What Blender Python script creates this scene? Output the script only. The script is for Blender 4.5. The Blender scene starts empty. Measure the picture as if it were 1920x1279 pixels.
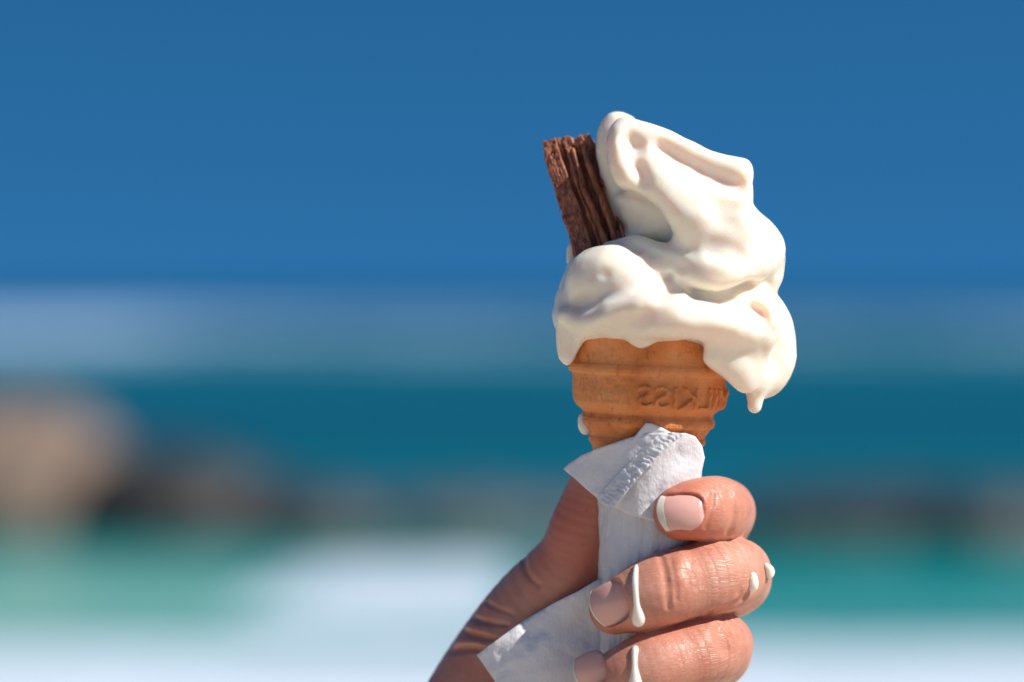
import bpy, bmesh, math, random
import numpy as np
from mathutils import Vector
from mathutils.bvhtree import BVHTree
from mathutils.geometry import delaunay_2d_cdt

random.seed(7)
SC = bpy.context.scene
COL = SC.collection

# ------------------------------------------------------------------ camera, sky, sun, exposure
PX = 0.00015            # one photo pixel at the cone, in metres
DIST = 0.80             # camera to cone axis
D = DIST / PX
CAMZ = 1.70             # eye height above the beach
HZ = 550.0              # horizon row
cam_data = bpy.data.cameras.new('camera')
cam = bpy.data.objects.new('camera', cam_data)
COL.objects.link(cam)
cam.location = (0, -DIST, CAMZ)
cam.rotation_euler = (math.radians(90), 0, 0)
cam_data.sensor_width = 36.0
cam_data.lens = 36.0 * DIST / (1920 * PX)
cam_data.shift_y = -(639.5 - HZ) / 1920.0
cam_data.clip_start = 0.05
cam_data.clip_end = 20000
cam_data.dof.use_dof = True
cam_data.dof.focus_distance = DIST - 0.013
cam_data.dof.aperture_fstop = 4.0
SC.camera = cam

SUN_DIR = Vector((-0.95, 0.40, -1.0)).normalized()     # the way the light travels
elev = math.asin(-SUN_DIR.z)
azim = math.atan2(-SUN_DIR.x, -SUN_DIR.y)              # compass angle of the sun from +Y
world = bpy.data.worlds.new('World')
SC.world = world
world.use_nodes = True
wn = world.node_tree
wn.nodes.clear()
w_out = wn.nodes.new('ShaderNodeOutputWorld')
w_bg = wn.nodes.new('ShaderNodeBackground')
w_sky = wn.nodes.new('ShaderNodeTexSky')
w_sky.sky_type = 'NISHITA'
w_sky.sun_disc = False
w_sky.sun_elevation = elev
w_sky.sun_rotation = azim
w_sky.altitude = 0
w_sky.air_density = 0.45
w_sky.dust_density = 0.0
w_sky.ozone_density = 8.0
w_hs = wn.nodes.new('ShaderNodeHueSaturation')
w_hs.inputs['Saturation'].default_value = 1.18
w_hs.inputs['Value'].default_value = 1.0
w_bg.inputs['Strength'].default_value = 0.140
# a very clear, polarised sky: the whole dome is read a little higher up, so that no pale haze lies on the horizon
w_tc = wn.nodes.new('ShaderNodeTexCoord')
w_add = wn.nodes.new('ShaderNodeVectorMath'); w_add.operation = 'ADD'; w_add.inputs[1].default_value = (0, 0, 0.32)
w_nrm = wn.nodes.new('ShaderNodeVectorMath'); w_nrm.operation = 'NORMALIZE'
wn.links.new(w_tc.outputs['Generated'], w_add.inputs[0]); wn.links.new(w_add.outputs[0], w_nrm.inputs[0])
wn.links.new(w_nrm.outputs[0], w_sky.inputs['Vector'])
wn.links.new(w_sky.outputs[0], w_hs.inputs['Color'])
w_tint = wn.nodes.new('ShaderNodeMix'); w_tint.data_type = 'RGBA'; w_tint.blend_type = 'MULTIPLY'
w_tint.inputs[0].default_value = 1.0; w_tint.inputs[7].default_value = (1.50, 1.20, 0.85, 1)
wn.links.new(w_hs.outputs[0], w_tint.inputs[6])
wn.links.new(w_tint.outputs[2], w_bg.inputs['Color'])
wn.links.new(w_bg.outputs[0], w_out.inputs['Surface'])

sun_data = bpy.data.lights.new('sun', 'SUN')
sun_data.energy = 4.8
sun_data.angle = math.radians(0.53)
sun_data.color = (1.0, 0.955, 0.89)
sun = bpy.data.objects.new('sun', sun_data)
COL.objects.link(sun)
sun.rotation_euler = SUN_DIR.to_track_quat('-Z', 'Y').to_euler()
sun.location = (3, -3, 8)

SC.view_settings.view_transform = 'Standard'
SC.view_settings.look = 'None'
SC.view_settings.exposure = 0.34
SC.view_settings.gamma = 1.0
SC.view_settings.use_curve_mapping = False
SC.render.engine = 'CYCLES'
SC.cycles.use_denoising = True
SC.cycles.max_bounces = 10

# ------------------------------------------------------------------ helpers
def P(px, py, dep):
    """model point (photo-pixel units, origin at eye height on the cone plane)"""
    k = 1 + dep / D
    return np.array(((px - 960) * k, dep, (HZ - py) * k))

def to_world(v):
    v = np.asarray(v, dtype=np.float64)
    return v * PX + np.array((0, 0, CAMZ))

def tag(o, label=None, cat=None, group=None, kind=None):
    if label: o['label'] = label
    if cat: o['category'] = cat
    if group: o['group'] = group
    if kind: o['kind'] = kind
    return o

def empty(name, loc):
    o = bpy.data.objects.new(name, None)
    o.empty_display_size = 0.02
    COL.objects.link(o)
    o.location = loc
    return o

def mesh_obj(name, verts, faces, mat, parent=None, origin=None, smooth=True):
    """verts in world metres; the object's origin is put at `origin` (world) or its parent's"""
    verts = np.asarray(verts, dtype=np.float64)
    if parent is not None:
        base = np.array(parent_world(parent))
    else:
        base = np.array(origin if origin is not None else (0, 0, 0), dtype=np.float64)
    me = bpy.data.meshes.new(name)
    me.from_pydata((verts - base).tolist(), [], faces if isinstance(faces, list) else faces.tolist())
    me.update()
    if smooth:
        me.polygons.foreach_set('use_smooth', [True] * len(me.polygons))
    o = bpy.data.objects.new(name, me)
    COL.objects.link(o)
    if parent is not None:
        o.parent = parent
    else:
        o.location = base
    if mat: me.materials.append(mat)
    return o

def parent_world(o):
    v = Vector((0, 0, 0))
    while o is not None:
        v = v + o.location
        o = o.parent
    return v

def attr_float(o, name, vals):
    a = o.data.attributes.new(name, 'FLOAT', 'POINT')
    a.data.foreach_set('value', np.asarray(vals, dtype=np.float32))

def attr_vec(o, name, vals):
    a = o.data.attributes.new(name, 'FLOAT_VECTOR', 'POINT')
    a.data.foreach_set('vector', np.asarray(vals, dtype=np.float32).ravel())

_rng = np.random.RandomState(11)
_TAB = _rng.rand(64, 64, 64).astype(np.float32)
def vnoise(x, y, z):
    xi = np.floor(x).astype(np.int32); yi = np.floor(y).astype(np.int32); zi = np.floor(z).astype(np.int32)
    fx = x - xi; fy = y - yi; fz = z - zi
    fx = fx * fx * (3 - 2 * fx); fy = fy * fy * (3 - 2 * fy); fz = fz * fz * (3 - 2 * fz)
    x0 = xi & 63; x1 = (xi + 1) & 63; y0 = yi & 63; y1 = (yi + 1) & 63; z0 = zi & 63; z1 = (zi + 1) & 63
    T = _TAB
    c00 = T[x0, y0, z0] * (1 - fx) + T[x1, y0, z0] * fx
    c10 = T[x0, y1, z0] * (1 - fx) + T[x1, y1, z0] * fx
    c01 = T[x0, y0, z1] * (1 - fx) + T[x1, y0, z1] * fx
    c11 = T[x0, y1, z1] * (1 - fx) + T[x1, y1, z1] * fx
    return (c00 * (1 - fy) + c10 * fy) * (1 - fz) + (c01 * (1 - fy) + c11 * fy) * fz * 1.0

def fbm(x, y, z, octv=4):
    s = 0; a = 0.5
    for i in range(octv):
        s = s + a * (vnoise(x * 2 ** i + 13.7 * i, y * 2 ** i + 5.1 * i, z * 2 ** i + 9.3 * i) - 0.5) * 2
        a *= 0.5
    return s

def sstep(a, b, x):
    t = np.clip((x - a) / (b - a), 0, 1)
    return t * t * (3 - 2 * t)

def smin(a, b, k):
    if k <= 0: return np.minimum(a, b)
    h = np.maximum(k - np.abs(a - b), 0) / k
    return np.minimum(a, b) - h * h * k * 0.25
def smax(a, b, k):
    return -smin(-a, -b, k)

def smooth_poly(pts, n=8):
    """closed Catmull-Rom through pts"""
    p = np.array(pts, dtype=np.float64)
    out = []
    N = len(p)
    t = np.linspace(0, 1, n, endpoint=False)[:, None]
    for i in range(N):
        p0, p1, p2, p3 = p[(i - 1) % N], p[i], p[(i + 1) % N], p[(i + 2) % N]
        out.append(0.5 * ((2 * p1) + (-p0 + p2) * t + (2 * p0 - 5 * p1 + 4 * p2 - p3) * t ** 2 + (-p0 + 3 * p1 - 3 * p2 + p3) * t ** 3))
    return np.vstack(out)

def smooth_line(pts, n=6):
    p = np.array(pts, dtype=np.float64)
    p = np.vstack([2 * p[0] - p[1], p, 2 * p[-1] - p[-2]])
    out = []
    t = np.linspace(0, 1, n, endpoint=False)[:, None]
    for i in range(1, len(p) - 2):
        p0, p1, p2, p3 = p[i - 1], p[i], p[i + 1], p[i + 2]
        out.append(0.5 * ((2 * p1) + (-p0 + p2) * t + (2 * p0 - 5 * p1 + 4 * p2 - p3) * t ** 2 + (-p0 + 3 * p1 - 3 * p2 + p3) * t ** 3))
    out.append(p[-2][None])
    return np.vstack(out)

class Field:
    """a signed distance field on a grid, in model units"""
    def __init__(s, x0, x1, y0, y1, z0, z1, h):
        s.h = h
        s.x = np.arange(x0, x1, h, dtype=np.float32)
        s.y = np.arange(y0, y1, h, dtype=np.float32)
        s.z = np.arange(z0, z1, h, dtype=np.float32)
        s.F = np.full((len(s.x), len(s.y), len(s.z)), 1e3, dtype=np.float32)
    def box(s, lo, hi):
        def sl(a, l, h_):
            i = max(int(np.searchsorted(a, l)) - 1, 0); j = min(int(np.searchsorted(a, h_)) + 1, len(a))
            return slice(i, max(j, i))
        return sl(s.x, lo[0], hi[0]), sl(s.y, lo[1], hi[1]), sl(s.z, lo[2], hi[2])
    def grid(s, b):
        return s.x[b[0]][:, None, None], s.y[b[1]][None, :, None], s.z[b[2]][None, None, :]
    def capsule(s, a, b, ra, rb, k=0, sub=False, flat=None):
        m = max(ra, rb) + max(k, 0) + 4 * s.h + 12
        bx = s.box(np.minimum(a, b) - m, np.maximum(a, b) + m)
        X, Y, Z = s.grid(bx)
        if 0 in (X.size, Y.size, Z.size): return
        ab = b - a
        L2 = max(float(ab @ ab), 1e-6)
        t = np.clip(((X - a[0]) * ab[0] + (Y - a[1]) * ab[1] + (Z - a[2]) * ab[2]) / L2, 0, 1)
        d = np.sqrt((X - a[0] - t * ab[0]) ** 2 + (Y - a[1] - t * ab[1]) ** 2 + (Z - a[2] - t * ab[2]) ** 2) - (ra + (rb - ra) * t)
        f = s.F[bx]
        s.F[bx] = smax(f, -d, k) if sub else smin(f, d.astype(np.float32), k)
    def rope(s, pts, k=10, sub=False, n=5):
        """pts: (px, py, dep, r)"""
        q = smooth_line(pts, n)
        m = np.array([np.append(P(*p[:3]), p[3]) for p in q])
        # gather the rope into one field first so that its own joints stay smooth
        rmax = m[:, 3].max() + k + 4 * s.h + 12
        bx = s.box(m[:, :3].min(0) - rmax, m[:, :3].max(0) + rmax)
        X, Y, Z = s.grid(bx)
        if 0 in (X.size, Y.size, Z.size): return
        best = np.full((X.size, Y.size, Z.size), 1e3, dtype=np.float32)
        sub_f = Field.__new__(Field)
        sub_f.h = s.h; sub_f.x = s.x[bx[0]]; sub_f.y = s.y[bx[1]]; sub_f.z = s.z[bx[2]]; sub_f.F = best
        for i in range(len(m) - 1):
            sub_f.capsule(m[i, :3], m[i + 1, :3], m[i, 3], m[i + 1, 3], 0)
        f = s.F[bx]
        s.F[bx] = smax(f, -best, k) if sub else smin(f, best, k)
    def poly2d(s, pts, yref=0.0, n=6, smooth=True):
        """signed distance (positive inside) to a photo outline, on the xz grid at depth yref"""
        q = smooth_poly(pts, n) if smooth else np.array(pts, dtype=np.float64)
        k = 1 + yref / D
        q = np.stack(((q[:, 0] - 960) * k, (HZ - q[:, 1]) * k), 1)
        X = s.x[:, None].astype(np.float64); Z = s.z[None, :].astype(np.float64)
        best = np.full((len(s.x), len(s.z)), 1e9); inside = np.zeros(best.shape, dtype=bool)
        for i in range(len(q)):
            a = q[i]; b = q[(i + 1) % len(q)]
            ab = b - a; L2 = max(ab @ ab, 1e-9)
            t = np.clip(((X - a[0]) * ab[0] + (Z - a[1]) * ab[1]) / L2, 0, 1)
            best = np.minimum(best, (X - a[0] - t * ab[0]) ** 2 + (Z - a[1] - t * ab[1]) ** 2)
            c = ((a[1] > Z) != (b[1] > Z))
            xi = a[0] + (Z - a[1]) * ab[0] / (ab[1] if abs(ab[1]) > 1e-9 else 1e-9)
            inside ^= c & (X < xi)
        return np.where(inside, np.sqrt(best), -np.sqrt(best)).astype(np.float32)
    def puff(s, pts, R, yc, k=10, smooth=True):
        """an outline given rounded body: R and yc are numbers or xz arrays (functions of px, py grids)"""
        PXg = s.x[:, None] + 960; PYg = HZ - s.z[None, :]
        Rg = R(PXg, PYg) if callable(R) else np.full((len(s.x), len(s.z)), R, dtype=np.float32)
        Yg = yc(PXg, PYg) if callable(yc) else np.full((len(s.x), len(s.z)), yc, dtype=np.float32)
        Rg = np.broadcast_to(Rg, (len(s.x), len(s.z))).astype(np.float32); Yg = np.broadcast_to(Yg, Rg.shape).astype(np.float32)
        yr = float(Yg.mean())
        d = s.poly2d(pts, yr, smooth=smooth)
        e = Rg - np.minimum(d, Rg)
        f = np.sqrt((e ** 2)[:, None, :] + (s.y[None, :, None] - Yg[:, None, :]) ** 2) - Rg[:, None, :]
        s.F = smin(s.F, f.astype(np.float32), k)
    def brush(s, pts, amp, front=(0, -60)):
        """a soft stroke on the camera side; pts: (px, py, radius)"""
        q = smooth_line(pts, 5)
        kk = 1 - 110 / D
        X = s.x[:, None]; Z = s.z[None, :]
        best = np.full((len(s.x), len(s.z)), 9.0, dtype=np.float32)
        for i in range(max(len(q) - 1, 1)):
            a = np.array(((q[i, 0] - 960) * kk, (HZ - q[i, 1]) * kk)); j = min(i + 1, len(q) - 1)
            b = np.array(((q[j, 0] - 960) * kk, (HZ - q[j, 1]) * kk))
            ab = b - a; L2 = max(ab @ ab, 1e-6)
            t = np.clip(((X - a[0]) * ab[0] + (Z - a[1]) * ab[1]) / L2, 0, 1)
            r = q[i, 2] + (q[j, 2] - q[i, 2]) * t
            best = np.minimum(best, np.sqrt((X - a[0] - t * ab[0]) ** 2 + (Z - a[1] - t * ab[1]) ** 2) / r)
        prof = np.where(best < 1, (1 - best ** 2) ** 2, 0).astype(np.float32)
        w = sstep(front[0], front[1], s.y).astype(np.float32)
        s.F -= amp * prof[:, None, :] * w[None, :, None]
    def blur(s, n=1, zmax=None):
        F = s.F if zmax is None else s.F[:, :, :int(np.searchsorted(s.z, zmax))]
        for _ in range(n):
            F[1:-1] = (F[:-2] + 2 * F[1:-1] + F[2:]) * 0.25
            F[:, 1:-1] = (F[:, :-2] + 2 * F[:, 1:-1] + F[:, 2:]) * 0.25
            F[:, :, 1:-1] = (F[:, :, :-2] + 2 * F[:, :, 1:-1] + F[:, :, 2:]) * 0.25
    def mesh(s, project=2, seal=True):
        F = s.F
        if seal:
            for sl in ((0,), (-1,)):
                F[sl[0]] = np.maximum(F[sl[0]], 1); F[:, sl[0]] = np.maximum(F[:, sl[0]], 1); F[:, :, sl[0]] = np.maximum(F[:, :, sl[0]], 1)
        S = F < 0
        c = np.zeros(tuple(n - 1 for n in F.shape), dtype=np.uint8)
        offs = [(i, j, k) for i in (0, 1) for j in (0, 1) for k in (0, 1)]
        nx, ny, nz = F.shape
        for (i, j, k) in offs:
            c += S[i:nx - 1 + i, j:ny - 1 + j, k:nz - 1 + k]
        act = np.argwhere((c > 0) & (c < 8))
        vals = {o: F[act[:, 0] + o[0], act[:, 1] + o[1], act[:, 2] + o[2]] for o in offs}
        acc = np.zeros((len(act), 3)); cnt = np.zeros(len(act))
        for a in offs:
            for ax in range(3):
                if a[ax] == 0:
                    b = tuple(1 if m == ax else a[m] for m in range(3))
                    fa, fb = vals[a], vals[b]
                    m = (fa < 0) != (fb < 0)
                    t = fa / np.where(m, fa - fb, 1)
                    pt = np.array(a, dtype=np.float64)[None].repeat(len(act), 0)
                    pt[:, ax] += t
                    acc[m] += pt[m]; cnt[m] += 1
        v = act + acc / cnt[:, None]
        idx = np.full(c.shape, -1, dtype=np.int64)
        idx[act[:, 0], act[:, 1], act[:, 2]] = np.arange(len(act))
        quads = []
        for ax in range(3):
            o1, o2 = [m for m in range(3) if m != ax]
            sh = [slice(None)] * 3
            lo = list(sh); hi = list(sh); lo[ax] = slice(0, -1); hi[ax] = slice(1, None)
            diff = S[tuple(lo)] != S[tuple(hi)]
            e = np.argwhere(diff)
            ok = (e[:, o1] > 0) & (e[:, o2] > 0) & (e[:, o1] < F.shape[o1] - 1) & (e[:, o2] < F.shape[o2] - 1)
            e = e[ok]
            ins = S[e[:, 0], e[:, 1], e[:, 2]]
            def cell(d1, d2):
                q = e.copy(); q[:, o1] += d1; q[:, o2] += d2
                return idx[q[:, 0], q[:, 1], q[:, 2]]
            q = np.stack((cell(-1, -1), cell(0, -1), cell(0, 0), cell(-1, 0)), 1)
            flip = ins if ax != 1 else ~ins
            q[~flip] = q[~flip][:, ::-1]
            quads.append(q)
        quads = np.vstack(quads)
        org = np.array((s.x[0], s.y[0], s.z[0]))
        v = v * s.h + org
        for _ in range(project):
            g, f = s.grad(v)
            n2 = np.maximum((g ** 2).sum(1), 0.09)
            step = (f / n2)[:, None] * g
            ln = np.linalg.norm(step, axis=1, keepdims=True)
            v = v - step * np.minimum(1, 0.6 * s.h / np.maximum(ln, 1e-9))
        return v, quads
    def sample(s, v):
        q = (v - np.array((s.x[0], s.y[0], s.z[0]))) / s.h
        i = np.clip(np.floor(q).astype(int), 0, np.array(s.F.shape) - 2)
        f = q - i
        r = 0
        for a in (0, 1):
            for b in (0, 1):
                for c in (0, 1):
                    w = (f[:, 0] if a else 1 - f[:, 0]) * (f[:, 1] if b else 1 - f[:, 1]) * (f[:, 2] if c else 1 - f[:, 2])
                    r = r + w * s.F[i[:, 0] + a, i[:, 1] + b, i[:, 2] + c]
        return r
    def grad(s, v):
        e = s.h * 0.6
        g = np.stack([(s.sample(v + np.eye(3)[a] * e) - s.sample(v - np.eye(3)[a] * e)) / (2 * e) for a in range(3)], 1)
        return g, s.sample(v)

# ------------------------------------------------------------------ material helpers
def new_mat(name):
    m = bpy.data.materials.new(name)
    m.use_nodes = True
    nt = m.node_tree
    b = nt.nodes['Principled BSDF']
    return m, nt, b
def N(nt, typ, **kw):
    n = nt.nodes.new(typ)
    for k, v in kw.items():
        if k in n.inputs: n.inputs[k].default_value = v
        else: setattr(n, k, v)
    return n
def ramp(nt, fac, stops):
    r = nt.nodes.new('ShaderNodeValToRGB')
    el = r.color_ramp.elements
    while len(el) < len(stops): el.new(0.5)
    for e, (p, c) in zip(el, stops):
        e.position = p; e.color = (*c, 1)
    nt.links.new(fac, r.inputs[0])
    return r.outputs[0]
def noise_tex(nt, vec, scale, detail=4, rough=0.55):
    n = N(nt, 'ShaderNodeTexNoise', Scale=scale, Detail=detail, Roughness=rough)
    if vec is not None: nt.links.new(vec, n.inputs['Vector'])
    return n.outputs['Fac']
def bump(nt, height, dist, strength=1.0, normal=None):
    b = N(nt, 'ShaderNodeBump', Strength=strength, Distance=dist)
    nt.links.new(height, b.inputs['Height'])
    if normal is not None: nt.links.new(normal, b.inputs['Normal'])
    return b.outputs[0]
def mixc(nt, fac, a, b, mode='MIX'):
    m = nt.nodes.new('ShaderNodeMix'); m.data_type = 'RGBA'; m.blend_type = mode
    for val, name in ((fac, 0), (a, 6), (b, 7)):
        if isinstance(val, (int, float)): m.inputs[name].default_value = val
        elif isinstance(val, tuple): m.inputs[name].default_value = (*val, 1)
        else: nt.links.new(val, m.inputs[name])
    return m.outputs[2]
def mathn(nt, op, a, b=None):
    m = nt.nodes.new('ShaderNodeMath'); m.operation = op
    for i, v in enumerate((a, b)):
        if v is None: continue
        if isinstance(v, (int, float)): m.inputs[i].default_value = v
        else: nt.links.new(v, m.inputs[i])
    return m.outputs[0]

# soft serve
M_ICE, nt, b = new_mat('soft_serve')
co = N(nt, 'ShaderNodeTexCoord').outputs['Object']
b.inputs['Base Color'].default_value = (0.87, 0.795, 0.675, 1)
b.inputs['Roughness'].default_value = 0.34
b.inputs['IOR'].default_value = 1.36
b.inputs['Subsurface Weight'].default_value = 1.0
b.inputs['Subsurface Radius'].default_value = (1.0, 0.48, 0.18)
b.inputs['Subsurface Scale'].default_value = 0.0048
fine = noise_tex(nt, co, 2600, 2, 0.5)
rg = ramp(nt, noise_tex(nt, co, 160, 3), [(0.35, (0.20,) * 3), (0.7, (0.38,) * 3)])
nt.links.new(rg, b.inputs['Roughness'])
nt.links.new(bump(nt, fine, 0.00018, 0.5), b.inputs['Normal'])

# melted drips
M_DRIP, nt, b = new_mat('melted_ice_cream')
b.inputs['Base Color'].default_value = (0.86, 0.80, 0.71, 1)
b.inputs['Roughness'].default_value = 0.16
b.inputs['Subsurface Weight'].default_value = 0.8
b.inputs['Subsurface Radius'].default_value = (1, 0.65, 0.35)
b.inputs['Subsurface Scale'].default_value = 0.002

# wafer
M_WAFER, nt, b = new_mat('wafer')
co = N(nt, 'ShaderNodeTexCoord').outputs['Object']
mp = N(nt, 'ShaderNodeMapping'); mp.inputs['Scale'].default_value = (1, 1, 0.35)
nt.links.new(co, mp.inputs[0])
n1 = noise_tex(nt, co, 90, 5, 0.6)
col = ramp(nt, n1, [(0.25, (0.50, 0.145, 0.044)), (0.5, (0.76, 0.275, 0.092)), (0.8, (0.84, 0.39, 0.17))])
n2 = noise_tex(nt, mp.outputs[0], 700, 4, 0.65)
pores = ramp(nt, n2, [(0.30, (0.45,) * 3), (0.42, (1,) * 3)])
nt.links.new(mixc(nt, 0.7, col, pores, 'MULTIPLY'), b.inputs['Base Color'])
b.inputs['Roughness'].default_value = 0.62
b.inputs['Specular IOR Level'].default_value = 0.125
b.inputs['Subsurface Weight'].default_value = 0.25
b.inputs['Subsurface Radius'].default_value = (1, 0.4, 0.15)
b.inputs['Subsurface Scale'].default_value = 0.0012
hb = bump(nt, n2, 0.0008, 0.75)
nt.links.new(bump(nt, noise_tex(nt, co, 300, 3), 0.0006, 0.35, hb), b.inputs['Normal'])

# chocolate
M_CHOC, nt, b = new_mat('flake_chocolate')
co = N(nt, 'ShaderNodeTexCoord').outputs['Object']
mp = N(nt, 'ShaderNodeMapping'); mp.inputs['Scale'].default_value = (1, 1, 0.12); mp.inputs['Rotation'].default_value = (0, 0.27, 0)
nt.links.new(co, mp.inputs[0])
n1 = noise_tex(nt, mp.outputs[0], 900, 4, 0.6)
col = ramp(nt, n1, [(0.3, (0.12, 0.038, 0.019)), (0.68, (0.44, 0.155, 0.085))])
nt.links.new(col, b.inputs['Base Color'])
b.inputs['Roughness'].default_value = 0.5
b.inputs['Specular IOR Level'].default_value = 0.4
nt.links.new(bump(nt, noise_tex(nt, co, 1500, 4, 0.7), 0.0002, 0.5, bump(nt, n1, 0.0004, 0.4)), b.inputs['Normal'])

# paper napkin
M_NAP, nt, b = new_mat('tissue_paper')
co = N(nt, 'ShaderNodeTexCoord').outputs['Object']
b.inputs['Base Color'].default_value = (0.88, 0.87, 0.89, 1)
b.inputs['Roughness'].default_value = 0.75
b.inputs['Specular IOR Level'].default_value = 0.25
vor = N(nt, 'ShaderNodeTexVoronoi', Scale=850.0); nt.links.new(co, vor.inputs['Vector'])
crp = N(nt, 'ShaderNodeMapping'); crp.inputs['Scale'].default_value = (1, 1, 0.25); crp.inputs['Rotation'].default_value = (0, 0.75, 0)
nt.links.new(co, crp.inputs[0])
crepe = noise_tex(nt, crp.outputs[0], 1800, 3, 0.6)
h1 = bump(nt, vor.outputs['Distance'], 0.0003, 0.3)
h2 = bump(nt, crepe, 0.00022, 0.7, h1)
h3 = bump(nt, noise_tex(nt, co, 160, 4), 0.0008, 0.2, h2)
nt.links.new(h3, b.inputs['Normal'])
tr = N(nt, 'ShaderNodeBsdfTranslucent'); tr.inputs['Color'].default_value = (0.82, 0.80, 0.82, 1)
nt.links.new(h3, tr.inputs['Normal'])
ms = N(nt, 'ShaderNodeMixShader'); ms.inputs[0].default_value = 0.28
nt.links.new(b.outputs[0], ms.inputs[1]); nt.links.new(tr.outputs[0], ms.inputs[2])
nt.links.new(ms.outputs[0], nt.nodes['Material Output'].inputs['Surface'])

# skin
M_SKIN, nt, b = new_mat('skin')
co = N(nt, 'ShaderNodeTexCoord').outputs['Object']
fa = N(nt, 'ShaderNodeAttribute', attribute_name='fco').outputs['Vector']
red = N(nt, 'ShaderNodeAttribute', attribute_name='flush').outputs['Fac']
wr = N(nt, 'ShaderNodeAttribute', attribute_name='wrinkle').outputs['Fac']
n1 = noise_tex(nt, co, 130, 4, 0.6)
base = ramp(nt, n1, [(0.3, (0.58, 0.28, 0.19)), (0.7, (0.72, 0.40, 0.295))])
base = mixc(nt, red, base, (0.54, 0.16, 0.095))
blot = ramp(nt, noise_tex(nt, co, 55, 4, 0.6), [(0.35, (1.0, 1.0, 1.0)), (0.65, (0.96, 0.74, 0.68))])
base = mixc(nt, 0.75, base, blot, 'MULTIPLY')
spots = ramp(nt, noise_tex(nt, co, 420, 2, 0.5), [(0.25, (0.80, 0.66, 0.60)), (0.36, (1, 1, 1))])
base = mixc(nt, 0.6, base, spots, 'MULTIPLY')
nt.links.new(base, b.inputs['Base Color'])
b.inputs['Subsurface Weight'].default_value = 0.22
b.inputs['Subsurface Radius'].default_value = (1, 0.35, 0.18)
b.inputs['Subsurface Scale'].default_value = 0.003
rr = ramp(nt, noise_tex(nt, co, 700, 3), [(0.3, (0.30,) * 3), (0.7, (0.46,) * 3)])
nt.links.new(rr, b.inputs['Roughness'])
# fine skin lines: two crossed, stretched noises in finger coordinates, plus cells
mA = N(nt, 'ShaderNodeMapping'); mA.inputs['Scale'].default_value = (0.42, 0.085, 1); nt.links.new(fa, mA.inputs[0])
mB = N(nt, 'ShaderNodeMapping'); mB.inputs['Scale'].default_value = (0.10, 0.36, 1); nt.links.new(fa, mB.inputs[0])
la = N(nt, 'ShaderNodeTexVoronoi', Scale=1.0, feature='DISTANCE_TO_EDGE'); nt.links.new(mA.outputs[0], la.inputs['Vector'])
lb = N(nt, 'ShaderNodeTexVoronoi', Scale=1.0, feature='DISTANCE_TO_EDGE'); nt.links.new(mB.outputs[0], lb.inputs['Vector'])
ea = ramp(nt, la.outputs['Distance'], [(0.0, (0, 0, 0)), (0.12, (1, 1, 1))])
eb = ramp(nt, lb.outputs['Distance'], [(0.0, (0, 0, 0)), (0.12, (1, 1, 1))])
lines = mathn(nt, 'MULTIPLY', ea, eb)
lines = mathn(nt, 'MULTIPLY', lines, wr)
skin2 = mixc(nt, mathn(nt, 'MULTIPLY', mathn(nt, 'MULTIPLY', mathn(nt, 'SUBTRACT', 1.0, mathn(nt, 'MULTIPLY', ea, eb)), wr), 0.7), (1.0, 1.0, 1.0), (0.86, 0.70, 0.64))
nt.links.new(mixc(nt, 0.8, base, skin2, 'MULTIPLY'), b.inputs['Base Color'])
hA = bump(nt, lines, 0.00014, 0.5)
pore = N(nt, 'ShaderNodeTexVoronoi', Scale=1500.0); nt.links.new(co, pore.inputs['Vector'])
hB = bump(nt, pore.outputs['Distance'], 0.00007, 0.3, hA)
nt.links.new(bump(nt, noise_tex(nt, co, 260, 4), 0.00035, 0.15, hB), b.inputs['Normal'])

# nails
M_NAIL, nt, b = new_mat('fingernail')
co = N(nt, 'ShaderNodeTexCoord').outputs['Object']
b.inputs['Base Color'].default_value = (0.76, 0.41, 0.35, 1)
b.inputs['Roughness'].default_value = 0.22
b.inputs['Subsurface Weight'].default_value = 0.25
b.inputs['Subsurface Radius'].default_value = (1, 0.45, 0.3)
b.inputs['Subsurface Scale'].default_value = 0.0015
b.inputs['Coat Weight'].default_value = 0.1
nt.links.new(bump(nt, noise_tex(nt, co, 500, 2), 0.0001, 0.3), b.inputs['Normal'])
M_NTIP, nt, b = new_mat('nail_edge')
b.inputs['Base Color'].default_value = (0.80, 0.72, 0.60, 1)
b.inputs['Roughness'].default_value = 0.25
b.inputs['Subsurface Weight'].default_value = 0.3
b.inputs['Subsurface Radius'].default_value = (1, 0.8, 0.5)
b.inputs['Subsurface Scale'].default_value = 0.001

# sea
M_SEA, nt, b = new_mat('sea_water')
co = N(nt, 'ShaderNodeTexCoord').outputs['Object']
foam = N(nt, 'ShaderNodeAttribute', attribute_name='foam').outputs['Fac']
shal = N(nt, 'ShaderNodeAttribute', attribute_name='shallow').outputs['Fac']
watc = ramp(nt, shal, [(0.0, (0.006, 0.075, 0.19)), (0.35, (0.0, 0.074, 0.092)), (0.55, (0.0, 0.135, 0.155)), (0.75, (0.0, 0.23, 0.22)), (1.0, (0.16, 0.41, 0.36))])
patch = noise_tex(nt, co, 1.6, 4, 0.6)
ff = mathn(nt, 'ADD', foam, mathn(nt, 'MULTIPLY', mathn(nt, 'SUBTRACT', patch, 0.5), 0.45))
foamc = ramp(nt, shal, [(0.45, (0.40, 0.55, 0.74)), (0.7, (0.56, 0.63, 0.72))])  # distant foam is bluer: the haze of the air is put into its colour
fmask = ramp(nt, ff, [(0.35, (0, 0, 0)), (0.65, (1, 1, 1))])
nt.links.new(mixc(nt, fmask, watc, foamc), b.inputs['Base Color'])
rf = ramp(nt, fmask, [(0, (0.22,) * 3), (1, (0.8,) * 3)])
nt.links.new(rf, b.inputs['Roughness'])
b.inputs['IOR'].default_value = 1.33
b.inputs['Specular IOR Level'].default_value = 0.3
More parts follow.
